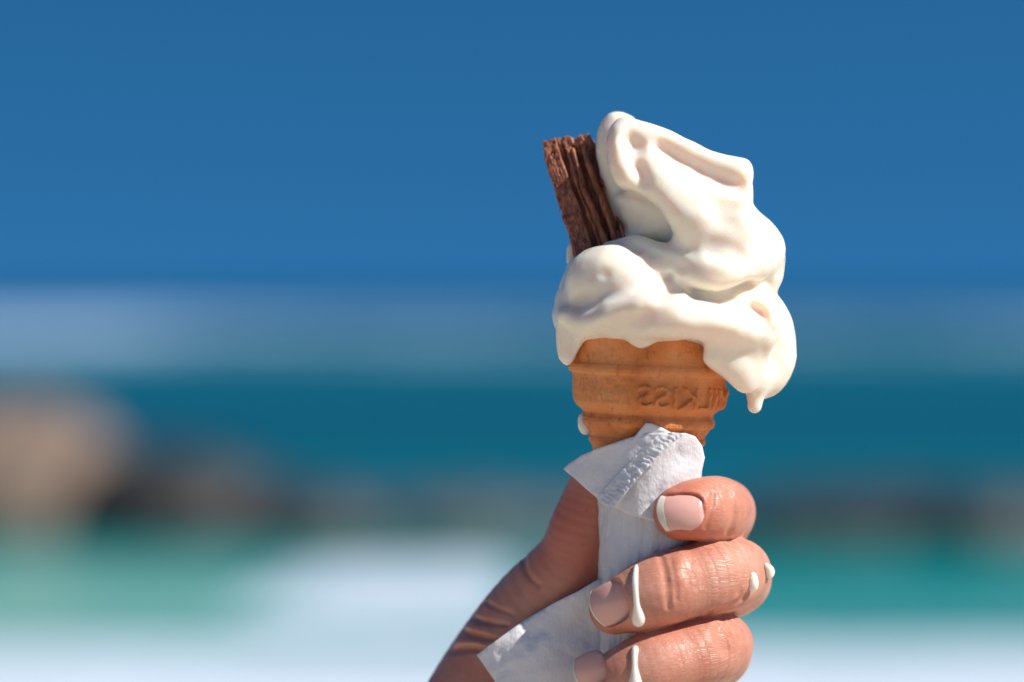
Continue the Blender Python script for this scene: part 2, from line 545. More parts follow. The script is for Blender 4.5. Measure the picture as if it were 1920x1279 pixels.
nt.links.new(bump(nt, noise_tex(nt, co, 2.2, 5, 0.6), 0.12, 0.6), b.inputs['Normal'])

# sand, rocks
M_SAND, nt, b = new_mat('beach_sand')
co = N(nt, 'ShaderNodeTexCoord').outputs['Object']
nt.links.new(ramp(nt, noise_tex(nt, co, 1.2, 6), [(0.3, (0.50, 0.43, 0.34)), (0.7, (0.58, 0.50, 0.40))]), b.inputs['Base Color'])
b.inputs['Roughness'].default_value = 0.95
nt.links.new(bump(nt, noise_tex(nt, co, 9, 6), 0.06, 0.5), b.inputs['Normal'])
def rock_mat(name, c0, c1, rough):
    m, nt, b = new_mat(name)
    co = N(nt, 'ShaderNodeTexCoord').outputs['Object']
    nt.links.new(ramp(nt, noise_tex(nt, co, 3.0, 6, 0.65), [(0.3, c0), (0.7, c1)]), b.inputs['Base Color'])
    b.inputs['Roughness'].default_value = rough
    nt.links.new(bump(nt, noise_tex(nt, co, 7, 6, 0.65), 0.05, 0.7), b.inputs['Normal'])
    return m
M_TAN = rock_mat('tan_granite', (0.11, 0.078, 0.058), (0.28, 0.19, 0.14), 0.8)
M_WET = rock_mat('wet_rock', (0.018, 0.016, 0.015), (0.045, 0.038, 0.034), 0.45)
M_GREY = rock_mat('grey_wet_rock', (0.035, 0.040, 0.038), (0.075, 0.076, 0.072), 0.5)

# ------------------------------------------------------------------ beach and sea
WATER_Y = 11.0
xs = np.linspace(-260, 260, 105); ys = np.concatenate((np.linspace(-260, -8, 40), np.linspace(-7, 14, 64)))
Xg, Yg = np.meshgrid(xs, ys, indexing='ij')
Zg = np.where(Yg < 2, 0.004 * np.maximum(-Yg - 6, 0) ** 1.0, 0) - 0.03 * np.maximum(Yg - 8.5, 0) + 0.05 * fbm(Xg * 0.6, Yg * 0.6, Xg * 0, 3)
def grid_faces(a, b_):
    i, j = np.meshgrid(np.arange(a - 1), np.arange(b_ - 1), indexing='ij')
    k = (i * b_ + j).ravel()
    return np.stack((k, k + b_, k + b_ + 1, k + 1), 1)
o = mesh_obj('beach', np.stack((Xg.ravel(), Yg.ravel(), Zg.ravel()), 1), grid_faces(len(xs), len(ys)), M_SAND)
tag(o, 'pale dry sand of the beach under the hand', kind='structure')

ys = np.concatenate((np.linspace(9.5, 30, 190), 30 * (6000 / 30) ** (np.linspace(0, 1, 420) ** 1.25)[1:]))
us = np.linspace(-1, 1, 260)
U, Yg = np.meshgrid(us, ys, indexing='ij')
Xg = U * (14 + 0.55 * Yg)
def ridge(y, y0, w_front, w_back):
    d = y - y0
    return np.where(d < 0, np.exp(-(d / w_front) ** 2), np.exp(-(d / w_back) ** 2))
wob = 2.2 * fbm(Xg * 0.05, Yg * 0.0 + 3.3, Xg * 0, 3)
Zg = -0.06 + 0.05 * fbm(Xg * 0.35, Yg * 0.5, Xg * 0 + 1.5, 4)
w0 = ridge(Yg, 33 + 2 * wob, 3.0, 7.0); Zg += 0.22 * w0
w1 = ridge(Yg, 62 + 3 * wob, 5.0, 16.0); Zg += 0.62 * w1 * (0.8 + 0.5 * fbm(Xg * 0.03, Xg * 0, Yg * 0 + 4.0, 2))
w2 = ridge(Yg, 135 + 6 * wob, 9.0, 40.0); Zg += 0.25 * w2
Zg += sstep(60, 200, Yg) * 0.06 * fbm(Xg * 0.05, Yg * 0.05, Xg * 0 + 7.0, 3)
pxg = 960 + Xg / (Yg + DIST) / (PX / DIST)           # direction as seen from the beach, used to place foam patches
big = fbm(Xg * 0.09 + 4, Yg * 0.16, Xg * 0 + 2.0, 3)
foamv = np.zeros_like(Xg)
foamv += 1.15 * sstep(13.6, 13.0, Yg + 0.15 * fbm(Xg * 1.2, Yg, Xg * 0, 2))                     # wash on the sand
foamv += 0.85 * sstep(-2.3, -0.9, Xg + 0.5 * big) * sstep(0.35, -0.25, Xg) * sstep(13.6, 14.8, Yg + 0.5 * big) * sstep(18.4, 17.0, Yg)
foamv += sstep(58, 88, Yg) * sstep(230, 150, Yg) * (0.40 + 0.50 * big + 0.16 * sstep(-0.05, -0.17, Xg / Yg))
foamv += 0.12 * w2 * (Yg < 160)
foamv = np.where(Yg > 350, foamv * 0.2, foamv)
shal = np.interp(Yg, [9, 14, 17.5, 20, 26, 33, 48, 60, 120, 300, 400, 6000], [1, 0.85, 0.74, 0.62, 0.50, 0.34, 0.32, 0.50, 0.36, 0.15, 0.0, 0.0])
shal = shal + 0.22 * sstep(-0.9, -2.0, Xg) * sstep(19, 17, Yg)
sea = mesh_obj('sea', np.stack((Xg.ravel(), Yg.ravel(), Zg.ravel()), 1), grid_faces(len(us), len(ys)), M_SEA)
attr_float(sea, 'foam', foamv.ravel()); attr_float(sea, 'shallow', shal.ravel())
tag(sea, 'teal and blue sea with white breaking waves', kind='structure')

# ------------------------------------------------------------------ rocks in the surf
def rock(name, c, r, mat, label, seed, rough=0.28, cat='rock', group=None):
    bm = bmesh.new()
    bmesh.ops.create_icosphere(bm, subdivisions=5, radius=1)
    v = np.array([x.co[:] for x in bm.verts])
    f = [[x.index for x in p.verts] for p in bm.faces]
    bm.free()
    q = v * 1.3 + seed * 7.3
    d = 1 + rough * fbm(q[:, 0], q[:, 1], q[:, 2], 5) + 0.12 * (np.abs(fbm(q[:, 0] * 2, q[:, 1] * 2, q[:, 2] * 2, 3)) - 0.2)
    v = v * d[:, None]
    v[:, 2] = np.where(v[:, 2] > 0, v[:, 2], v[:, 2] * 0.6)
    v = v * np.array(r) + np.array(c)
    o = mesh_obj(name, v, f, mat, origin=(c[0], c[1], c[2]))
    tag(o, label, cat, group)
    return o
def at(px, d):
    return (px - 960) * (PX / DIST) * (d + DIST)
rock('boulder', (at(20, 20.3), 20.3, 0.10), (1.08, 0.9, 0.80), M_TAN, 'large blurred tan boulder at the left edge of the surf', 1, 0.2, 'boulder')
rock('rock', (at(345, 19.8), 19.8, 0.0), (0.86, 0.7, 0.56), M_WET, 'dark brown wet rock leaning against the tan boulder', 2)
rock('rock', (at(540, 19.6), 19.6, -0.02), (0.80, 0.5, 0.36), M_WET, 'small black wet rock right of the dark brown rock', 3)
rock('rock', (at(800, 19.9), 19.9, -0.05), (1.2, 0.5, 0.30), M_GREY, 'low grey rock in the surf left of the hand', 4)
rock('rock', (at(1120, 20.3), 20.3, -0.05), (0.60, 0.5, 0.28), M_GREY, 'low grey rock hidden mostly behind the napkin', 5)
rock('rock', (at(1545, 19.6), 19.6, -0.04), (1.0, 0.6, 0.36), M_WET, 'low black rock in the surf right of the fingers', 6)
rock('rock', (at(1705, 20.2), 20.2, -0.05), (0.75, 0.5, 0.34), M_WET, 'low dark rock between the two black rocks on the right', 9)
rock('rock', (at(1860, 19.4), 19.4, -0.04), (0.85, 0.6, 0.38), M_WET, 'low black rock at the right edge of the surf', 8)
# ------------------------------------------------------------------ wafer cone
CX = 1216.0
PROF = [(590, 158), (640, 149), (660, 147), (676, 146), (681, 147), (686, 151), (692, 152.5), (698, 151), (703, 145), (709, 143.5), (735, 142.5),
        (755, 139), (764, 133), (770, 126), (775, 121.5), (779, 122.5), (785, 125.5), (791, 126), (797, 124), (801, 118), (808, 113), (815, 108.5),
        (819, 107.5), (823, 109.5), (829, 109.5), (833, 106), (839, 102), (850, 99), (900, 84), (1000, 74), (1290, 62), (1410, 58), (1416, 54)]
prof_y = np.array([p[0] for p in PROF], dtype=float); prof_r = np.array([p[1] for p in PROF], dtype=float)
CONE_TILT = math.radians(2.2)
def cone_r(py): return np.interp(py, prof_y, prof_r)

def text_mask(body, height):
    """raster of a word (rows: up, cols: right), softened, at 0.5 px"""
    cu = bpy.data.curves.new('lettering', 'FONT'); cu.body = body; cu.size = 1.0; cu.resolution_u = 6
    ob = bpy.data.objects.new('lettering', cu); COL.objects.link(ob)
    dg = bpy.context.evaluated_depsgraph_get(); dg.update()
    ev = ob.evaluated_get(dg); me = ev.to_mesh(); me.calc_loop_triangles()
    v = np.array([x.co[:2] for x in me.vertices]); tri = [list(t.vertices) for t in me.loop_triangles]
    ev.to_mesh_clear(); bpy.data.objects.remove(ob); bpy.data.curves.remove(cu)
    v = v - v.min(0); v = v * (height / v[:, 1].max()) * 2
    W, H = int(v[:, 0].max()) + 24, int(v[:, 1].max()) + 24
    v = v + 12
    m = np.zeros((H, W), dtype=np.float32)
    for t in tri:
        a, b, c = v[t[0]], v[t[1]], v[t[2]]
        x0, y0 = np.floor(np.minimum(np.minimum(a, b), c)).astype(int); x1, y1 = np.ceil(np.maximum(np.maximum(a, b), c)).astype(int) + 1
        gx, gy = np.meshgrid(np.arange(x0, x1), np.arange(y0, y1))
        def e(p, q): return (q[0] - p[0]) * (gy - p[1]) - (q[1] - p[1]) * (gx - p[0])
        s1, s2, s3 = e(a, b), e(b, c), e(c, a)
        m[y0:y1, x0:x1][((s1 >= 0) & (s2 >= 0) & (s3 >= 0)) | ((s1 <= 0) & (s2 <= 0) & (s3 <= 0))] = 1
    for _ in range(9):
        m[1:-1] = (m[:-2] + 2 * m[1:-1] + m[2:]) / 4
        m[:, 1:-1] = (m[:, :-2] + 2 * m[:, 1:-1] + m[:, 2:]) / 4
    return np.clip(m * 1.7, 0, 1)
MASK = text_mask('MILKISS', 41)
th = np.concatenate((np.linspace(-180, -105, 40, endpoint=False), np.linspace(-105, 105, 620, endpoint=False), np.linspace(105, 180, 40, endpoint=False)))
th = np.radians(th)
rows = np.concatenate((np.arange(596, 846, 1.0), np.linspace(848, 1414, 70)))
T, R_ = np.meshgrid(th, rows, indexing='ij')
rad = cone_r(R_)
# soft wafer irregularities, flaking near the rim, worn strokes on the left of the band, raised letters on the right
arc = T * 142
q1 = fbm(arc / 34, R_ / 22, arc * 0 + 0.5, 4); q2 = fbm(arc / 9, R_ / 14, arc * 0 + 3.5, 3); q3 = np.abs(fbm(arc / 26 + 0.7 * q1, R_ / 11, arc * 0 + 8.5, 3))
rad = rad + 1.9 * q1 + 1.5 * q2 + 1.3 * fbm(arc / 4.5, R_ / 9, arc * 0 + 6.1, 2) * sstep(704, 712, R_) * sstep(770, 760, R_)
rad -= 1.6 * np.maximum(0, 0.16 - q3) / 0.16 * sstep(684, 674, R_) * sstep(0.1, 0.6, T)
band = sstep(706, 714, R_) * sstep(766, 758, R_)
worn = fbm(arc / 7, R_ / 34, arc * 0 + 5.5, 3)
rad += band * 3.4 * np.maximum(worn, -0.1) * sstep(-0.02, -0.2, T) * sstep(-1.35, -1.0, T)
Hm, Wm = MASK.shape
arc_end = math.radians(81) * 142
u = ((arc_end - arc) * 2 / 1.16).astype(np.float64)
vv = ((760.5 + 3.0 * np.sin(T) - R_) * 2 + 12).astype(np.float64)
ui = np.clip(u, 0, Wm - 1.01); vi = np.clip(vv, 0, Hm - 1.01)
i0 = ui.astype(int); j0 = vi.astype(int); fu = ui - i0; fv = vi - j0
mk = (MASK[j0, i0] * (1 - fu) + MASK[j0, np.minimum(i0 + 1, Wm - 1)] * fu) * (1 - fv) + (MASK[np.minimum(j0 + 1, Hm - 1), i0] * (1 - fu) + MASK[np.minimum(j0 + 1, Hm - 1), np.minimum(i0 + 1, Wm - 1)] * fu) * fv
mk = np.where((u >= 0) & (u < Wm - 1) & (vv >= 0) & (vv < Hm - 1), mk, 0)
rad += 8.0 * mk * (0.85 + 0.5 * q2)
Xc = rad * np.sin(T); Yc = -rad * np.cos(T); Zc = 740.0 - R_
ct, st = math.cos(CONE_TILT), math.sin(CONE_TILT)
Xr = Xc * ct + Zc * st; Zr = -Xc * st + Zc * ct
cone_c = P(CX, 740, 0)
V = np.stack((Xr.ravel() + cone_c[0], Yc.ravel(), Zr.ravel() + cone_c[2]), 1)
nr, ncol = len(rows), len(th)
F = grid_faces(ncol, nr).tolist()
for j in range(nr - 1):
    F.append([(ncol - 1) * nr + j, j, j + 1, (ncol - 1) * nr + j + 1])
F.append([i * nr + nr - 1 for i in range(ncol)])
F = [f[::-1] for f in F]
cone = mesh_obj('wafer_cone', to_world(V), F, M_WAFER, origin=to_world(P(CX, 1416, 0)))
tag(cone, 'orange brown wafer cone with ridged rings and raised mirrored lettering', 'cone')

# ------------------------------------------------------------------ soft serve
ice = Field(1030 - 960, 1508 - 960, -274, 190, HZ - 792, HZ - 196, 2.8)
# lower tier: as deep as it is wide
ice.puff([(1046, 560), (1054, 522), (1074, 482), (1110, 464), (1150, 457), (1230, 470), (1330, 480), (1420, 500), (1452, 552), (1462, 600), (1446, 640), (1390, 664),
          (1310, 686), (1150, 686), (1112, 660), (1076, 630), (1052, 606)], lambda x, y: 150 + 22 * sstep(660, 560, y) + 0 * x, lambda x, y: -12 + 0 * x, 10)
# lip over the wafer rim: a skin that follows the cone down to an uneven edge
PXg = ice.x[:, None] + 960; PYg = HZ - ice.z[None, :]
kk = 1 - 160 / D
lip_x = np.array([1030, 1068, 1082, 1092, 1110, 1140, 1165, 1180, 1192, 1203, 1216, 1232, 1250, 1290, 1318, 1327, 1330, 1500], dtype=float)
lip_y = np.array([690, 690, 668, 652, 643, 638, 639, 645, 653, 655, 649, 639, 636, 635, 637, 646, 690, 700], dtype=float)
Lz = (HZ - np.interp(960 + (PXg - 960) / kk, lip_x, lip_y)) * kk
rho = np.sqrt((ice.x[:, None, None] - cone_c[0] - (ice.z[None, None, :] - cone_c[2]) * math.tan(CONE_TILT)) ** 2 + ice.y[None, :, None] ** 2)
rcz = cone_r(740 - (ice.z - cone_c[2]))[None, None, :]
out_ = 30 * sstep(652, 600, PYg[:, None, :]) * sstep(-40, -130, ice.y)[None, :, None]
shell = np.abs(rho - (rcz + 4 + out_)) - 14 - 8 * sstep(650, 600, PYg[:, None, :])
cut = (Lz - ice.z[None, :])[:, None, :] + np.zeros_like(rho)
shell = smax(shell, cut, 16)
shell = smax(shell, ice.z[None, None, :] - (HZ - 575), 20)
ice.F = smin(ice.F, shell.astype(np.float32), 26)
# left runs
ice.rope([(1072, 560, -60, 26), (1064, 610, -62, 21), (1061, 650, -60, 17), (1062, 672, -58, 14)], 14)
# right lobe behind and the sheet that hangs in front of it
ice.puff([(1430, 545), (1455, 551), (1475, 580), (1488, 610), (1493, 645), (1490, 688), (1475, 719), (1454, 740), (1434, 749), (1412, 748), (1395, 720), (1390, 640), (1400, 570)], 46, 0, 8)
ice.puff([(1330, 600), (1322, 655), (1323, 682), (1345, 699), (1366, 716), (1385, 733), (1402, 742), (1424, 738), (1440, 715), (1452, 675), (1462, 635), (1460, 595), (1452, 558), (1400, 560), (1350, 580)],
         lambda x, y: 46 - 24 * sstep(680, 745, y) + 0 * x, lambda x, y: -142 + 0.66 * (x - 1330) + 0.06 * (y - 640), 14)
# left shoulder
ice.rope([(1128, 527, -96, 66), (1150, 520, -118, 58), (1180, 535, -140, 44)], 16)
# skirt bulge along the front
ice.rope([(1120, 604, -124, 24), (1175, 600, -176, 30), (1230, 594, -200, 36), (1300, 594, -202, 40), (1370, 606, -176, 42), (1420, 620, -118, 40)], 34)
# middle tier
ice.puff([(1156, 362), (1157, 395), (1168, 428), (1178, 462), (1235, 500), (1300, 540), (1350, 545), (1400, 528), (1440, 552), (1464, 530), (1471, 478), (1462, 440), (1444, 415), (1414, 388), (1380, 330), (1250, 320)],
         lambda x, y: 92 + 0 * x, lambda x, y: 4 - 22 * sstep(1240, 1340, x) + 0 * y, 12)
ice.rope([(1284, 468, -110, 28), (1320, 484, -126, 34), (1350, 492, -134, 34)], 30)
ice.rope([(1296, 508, -140, 30), (1330, 520, -162, 32), (1365, 514, -158, 32), (1400, 494, -124, 36), (1428, 468, -58, 44)], 12)
ice.rope([(1215, 495, -112, 26), (1260, 498, -126, 26), (1310, 503, -142, 26)], 14)
ice.rope([(1320, 430, -116, 46), (1365, 460, -112, 50), (1400, 470, -84, 50)], 36)
ice.rope([(1145, 468, -70, 16), (1195, 462, -92, 20), (1245, 476, -112, 20), (1300, 494, -134, 18)], 12)
ice.rope([(1140, 425, 26, 24), (1160, 450, 6, 26), (1180, 460, -20, 26)], 10)
# tip behind and upper tier
ice.puff([(1117, 262), (1124, 232), (1146, 210), (1176, 214), (1196, 240), (1195, 350), (1180, 420), (1150, 420), (1130, 350), (1119, 300)], 36, 22, 6)
UP = [(1139, 262), (1142, 300), (1148, 330), (1160, 350), (1195, 362), (1232, 388), (1256, 425), (1278, 462), (1310, 484), (1350, 500), (1392, 490), (1412, 450), (1413, 400), (1412, 345), (1404, 308), (1385, 300),
      (1330, 285), (1280, 258), (1240, 243), (1205, 229), (1176, 222), (1152, 234)]
ice.puff(UP, lambda x, y: 56 + 0 * y, lambda x, y: -36 - 0.12 * (y - 220), 8)
ice.puff(UP[:7] + [(1285, 450), (1325, 466), (1380, 462)] + UP[11:], lambda x, y: 33 + 0 * y, lambda x, y: -74 - 0.30 * np.minimum(y - 220, 190), 20)
# strokes: ridges, furrows and dimples
B = ice.brush
B([(1180, 264, 26), (1187, 274, 30)], -17, (-50, -85))                        # round hollow near the tip
B([(1196, 316, 20), (1204, 340, 22)], -8, (-60, -100))
B([(1240, 276, 24), (1290, 306, 30), (1345, 336, 34), (1378, 350, 28)], -21, (-70, -110))  # long furrow under the top ridge
ice.rope([(1172, 238, -82, 15), (1240, 259, -98, 15), (1330, 301, -112, 16), (1388, 319, -110, 18)], 22)
B([(1160, 250, 22), (1158, 300, 26), (1176, 336, 24)], 7, (-30, -70))
B([(1215, 300, 30), (1250, 350, 40), (1300, 400, 50)], 8, (-60, -110))
B([(1350, 400, 40), (1390, 390, 34)], -5, (-60, -110))
B([(1330, 462, 26), (1372, 478, 30)], -6, (-60, -110)); B([(1320, 496, 24), (1350, 500, 22)], 5)
B([(1225, 488, 26), (1275, 500, 22)], -8)
B([(1300, 556, 24), (1350, 566, 34), (1400, 542, 26)], -14, (-60, -120))
B([(1402, 578, 34), (1420, 594, 30)], -16); B([(1392, 558, 24), (1436, 570, 22), (1448, 604, 18)], 8)
B([(1095, 612, 34), (1140, 585, 36), (1205, 558, 32)], 12)
B([(1080, 605, 40), (1098, 572, 36)], -12)
B([(1110, 634, 34), (1160, 618, 36), (1195, 602, 26)], -10)
B([(1195, 580, 30), (1255, 574, 28)], 9); B([(1205, 612, 26), (1290, 606, 34), (1370, 612, 30)], 9)
B([(1130, 516, 18), (1112, 520, 16)], -4); B([(1118, 524, 10), (1124, 526, 9)], 3)
ice.rope([(1232, 512, -175, 4), (1243, 516, -150, 7), (1256, 519, -138, 7)], 8, True)
xa, ya, za = ice.x[:, None, None], ice.y[None, :, None], ice.z[None, None, :]
ice.F += (1.3 * np.sin(xa / 19 + 1.3 * np.sin(za / 31)) * np.sin(za / 23 + ya / 41) + 0.7 * np.sin(xa / 9.5 + za / 17) * np.sin(za / 11 + ya / 13 + 1.2 * np.sin(xa / 37))).astype(np.float32)
ice.blur(3)
ice.blur(7, HZ - 672)
ice.rope([(1418, 712, -46, 26), (1416, 740, -46, 16), (1415, 762, -46, 13.5)], 30)
ice.blur(2, HZ - 672)
ice.rope([(1056, 556, -20, 14), (1052, 572, -24, 11), (1055, 620, -30, 9)], 5)
ice.rope([(1078, 470, 30, 16), (1074, 488, 20, 12)], 6)
v, q = ice.mesh()
so = mesh_obj('soft_serve', to_world(v), q, M_ICE, origin=to_world(P(CX, 640, 0)))
tag(so, 'melting swirl of white vanilla soft serve piled on the wafer cone', 'ice cream')

# ------------------------------------------------------------------ chocolate flake
fl = Field(-64, 64, -48, 46, -160, 165, 1.5)
X = fl.x[:, None, None] + 0 * fl.y[None, :, None] + 0 * fl.z[None, None, :]
Y = fl.y[None, :, None] + 0 * X; Z = fl.z[None, None, :] + 0 * X
w1_ = fbm(X * 0 + 1.5, Y / 60, Z / 75, 2); w2_ = fbm(X / 40, Y / 40, Z / 130 + 7, 3)
hw = 42 + 0.02 * (120 - Z) ; hd = 27 + 3 * w2_
qx = np.abs(X + 5 * w1_) - hw; qy = np.abs(Y) - hd
topw = 126 + 9 * fbm(X / 16, Y / 16, Z * 0 + 2.2, 3) - 0.24 * X
qz = np.maximum(Z - topw, -140 - Z)
fb = np.minimum(np.maximum(np.maximum(qx, qy), qz), 0) + np.sqrt(np.maximum(qx, 0) ** 2 + np.maximum(qy, 0) ** 2 + np.maximum(qz, 0) ** 2) - 3
# long folded sheets: wavy slabs of their own height, running the length of the stick
s1 = X + 10 * fbm(X * 0 + 3.5, Y / 50, Z / 70, 2) + 2 * fbm(X / 9, Y / 30, Z / 30, 2)
edges = [-70, -17, -8, 2, 14, 21, 31, 40, 70]; hts = [3, -15, -4, 1, -22, -1, -18, -6]
hgt = 0 * X
for i_, (e0, e1, hh) in enumerate(zip(edges[:-1], edges[1:], hts)):
    w0_ = 7 * fbm(X * 0 + 2.3 * i_, Y * 0 + 0.5, Z / 55 + i_, 3); w9_ = 7 * fbm(X * 0 + 2.3 * (i_ + 1), Y * 0 + 0.5, Z / 55 + i_ + 1, 3)
    inn = sstep(e0 + w0_ - 1.5, e0 + w0_ + 1.5, s1) * sstep(e1 + w9_ + 1.5, e1 + w9_ - 1.5, s1)
    cen = np.clip((s1 - e0 - w0_) / np.maximum(e1 + w9_ - e0 - w0_, 4), 0, 1)
    hgt = hgt + inn * (hh + (6 * np.sin(np.pi * cen) - 5 * (cen > 0.93) if i_ > 0 else 1.5 * np.abs(np.sin(s1 * 0.55))) + 4 * fbm(X * 0 + i_ * 3.1, Y * 0, Z / 40, 2))
fb = fb - hgt * sstep(8, -12, Y) * (0.15 + 0.85 * sstep(116, 92, Z + 0.24 * X))
crumb = np.maximum(sstep(70, 110, Z), sstep(-12, -26, X))
fb = fb + 1.6 * fbm(X / 6, Y / 6, Z / 22, 3) + (1.0 + 2.6 * crumb) * fbm(X / 6, Y / 6, Z / 7, 3)
hol = vnoise(X / 8, Y / 8, Z / 10 + 4.4)
fb = smax(fb, (hol - 0.74) * 26 - 1e3 * (Z < 88), 2)
fl.F = fb.astype(np.float32)
v, q = fl.mesh(1)
ta = math.atan2(64, 208); tw = math.radians(-10)
x_, y_, z_ = v[:, 0] * math.cos(tw) - v[:, 1] * math.sin(tw), v[:, 0] * math.sin(tw) + v[:, 1] * math.cos(tw), v[:, 2]
x2 = x_ * math.cos(ta) - z_ * math.sin(ta); z2 = x_ * math.sin(ta) + z_ * math.cos(ta)
FLAKE_DEP = 26
lean = math.radians(20)
y_, z_ = y_ * math.cos(lean) + z_ * math.sin(lean), z_ * math.cos(lean) - y_ * math.sin(lean)
x2 = x_ * math.cos(ta) - z_ * math.sin(ta); z2 = x_ * math.sin(ta) + z_ * math.cos(ta)
fc = P(1103, 379, FLAKE_DEP)
flake = mesh_obj('chocolate_flake', to_world(np.stack((x2 + fc[0], y_ + fc[1], z2 + fc[2]), 1)), q, M_CHOC, origin=to_world(fc))
tag(flake, 'crumbly milk chocolate flake stick stuck in the soft serve', 'chocolate')

# ------------------------------------------------------------------ hand
hand = Field(640 - 960, 1470 - 960, -200, 300, HZ - 1640, HZ - 868, 3.4)
H = hand.rope
FING = {
    'index': [(1300, 1030, 215, 74), (1352, 965, 100, 64), (1352, 958, 0, 58), (1342, 954, -60, 61), (1306, 956, -98, 57), (1276, 962, -112, 50)],
    'middle': [(1290, 1100, 225, 78), (1370, 1085, 110, 74), (1368, 1078, 10, 68), (1342, 1080, -66, 71), (1292, 1091, -98, 66), (1246, 1104, -114, 67), (1200, 1122, -112, 60), (1152, 1142, -92, 47)],
    'ring': [(1260, 1200, 225, 76), (1335, 1222, 110, 70), (1338, 1216, 10, 66), (1318, 1217, -62, 68), (1275, 1231, -94, 63), (1230, 1245, -112, 64), (1185, 1262, -112, 58), (1138, 1282, -96, 46)],
    'little': [(1230, 1300, 215, 70), (1300, 1345, 110, 60), (1298, 1342, 20, 56), (1270, 1346, -52, 57), (1200, 1368, -98, 54), (1150, 1384, -92, 42)],
}
THUMB = [(1112, 916, 34, 49), (1094, 985, 38, 62), (1078, 1060, 66, 79), (1012, 1152, 114, 100), (962, 1232, 138, 112), (906, 1332, 142, 120), (850, 1450, 130, 128), (770, 1640, 110, 140)]
H(THUMB, 20)
H([(1000, 1380, 90, 120), (1120, 1300, 150, 115), (1220, 1200, 185, 105)], 60)
H([(1220, 1200, 185, 105), (1270, 1080, 195, 90), (1290, 1030, 205, 78)], 50)
H([(960, 1440, 60, 120), (1120, 1380, 150, 105), (1220, 1310, 190, 85)], 60)
for nme in ('index', 'middle', 'ring', 'little'):
    H(FING[nme], 5)
# joint shape: knuckle pads and creases
def skin_ball(px, py, dep, r, k): 
    p = P(px, py, dep); hand.capsule(p, p + 0.01, r, r, k)
skin_ball(1392, 1070, -6, 50, 30); skin_ball(1362, 1205, -8, 46, 30)
B = hand.brush
B([(1238, 1045, 10), (1246, 1085, 12), (1250, 1130, 9)], -3.2, (-60, -110))        # crease over the far joint of the middle finger
B([(1256, 1050, 7), (1263, 1085, 8), (1265, 1120, 6)], -2, (-60, -110))
B([(1274, 1040, 22), (1266, 1075, 24)], 4, (-60, -110))
B([(1370, 1020, 12), (1388, 1060, 12), (1385, 1110, 10)], -3, (-20, -70))
for xx in (1398, 1410, 1420):
    B([(xx - 6, 1030, 4.5), (xx, 1060, 5), (xx - 4, 1095, 4.5)], -1.6, (30, -30))
for xx in (1362, 1374, 1384):
    B([(xx - 4, 1165, 4.5), (xx + 2, 1195, 5), (xx, 1230, 4.5)], -1.6, (30, -30))
B([(1345, 1185, 16), (1356, 1215, 18)], -5, (-20, -70))
B([(1330, 1150, 8), (1370, 1135, 9), (1410, 1110, 9)], -4, (0, -50))
B([(1335, 925, 8), (1328, 955, 9), (1320, 985, 8)], -3, (-60, -120))
B([(1365, 925, 12), (1374, 965, 14), (1366, 1000, 10)], -3.5, (-10, -60))
B([(982, 1062, 8), (990, 1090, 9), (1012, 1110, 8)], -3, (140, 80))   # thumb base crease
for pts, a in (([(850, 1176, 6), (900, 1186, 8), (950, 1190, 6)], -6), ([(840, 1195, 6), (880, 1212, 8), (925, 1218, 7), (960, 1216, 5)], -7),
               ([(810, 1256, 6), (850, 1246, 9), (880, 1238, 9), (915, 1240, 7)], -8), ([(900, 1150, 8), (960, 1168, 7)], -3)):
    B(pts, a, (140, 80))
B([(868, 1200, 14), (910, 1202, 14)], 4, (140, 80)); B([(850, 1228, 12), (900, 1228, 12)], 4, (140, 80))
# nails: frame (centre, normal, towards tip), half length, half width, curvature
def frame(c, n, t):
    n = np.array(n, dtype=float); n /= np.linalg.norm(n)
    t = np.array(t, dtype=float); t -= n * (t @ n); t /= np.linalg.norm(t)
    return np.array(c, dtype=float), n, t, np.cross(n, t)
def on_surface(px, py, dep):
    """walk the view ray from the camera side until it meets the skin"""
    d = np.arange(-195, dep, 1.0)
    pts = np.array([P(px, py, q) for q in d])
    f = hand.sample(pts)
    i = np.argmax(f < 0)
    return pts[i]
NAILS = [
    ('index', frame(on_surface(1276, 958, 50), (-0.12, -0.96, 0.22), (-1, 0.12, -0.06)), 44, 35, 42, 110, 0.15),
    ('middle', frame(on_surface(1141, 1133, 50), (-0.42, -0.90, 0.02), (-0.80, 0.38, -0.42)), 41, 40, 48, 110, 0.05),
    ('ring', frame(on_surface(1106, 1260, 50), (-0.46, -0.88, 0.02), (-0.80, 0.42, -0.40)), 37, 37, 46, 100, 0.05),
]
def nail_outline(u, a, w):
    """half width along the nail, u from -a (root) to a (free edge)"""
    s_ = u / a
    root = np.sqrt(np.clip(1 - np.clip(-s_ + 0.05, 0, 1.05) ** 2.4 / 1.05 ** 2.4, 0, 1))
    return w * root * (0.94 + 0.06 * (1 - s_)) 
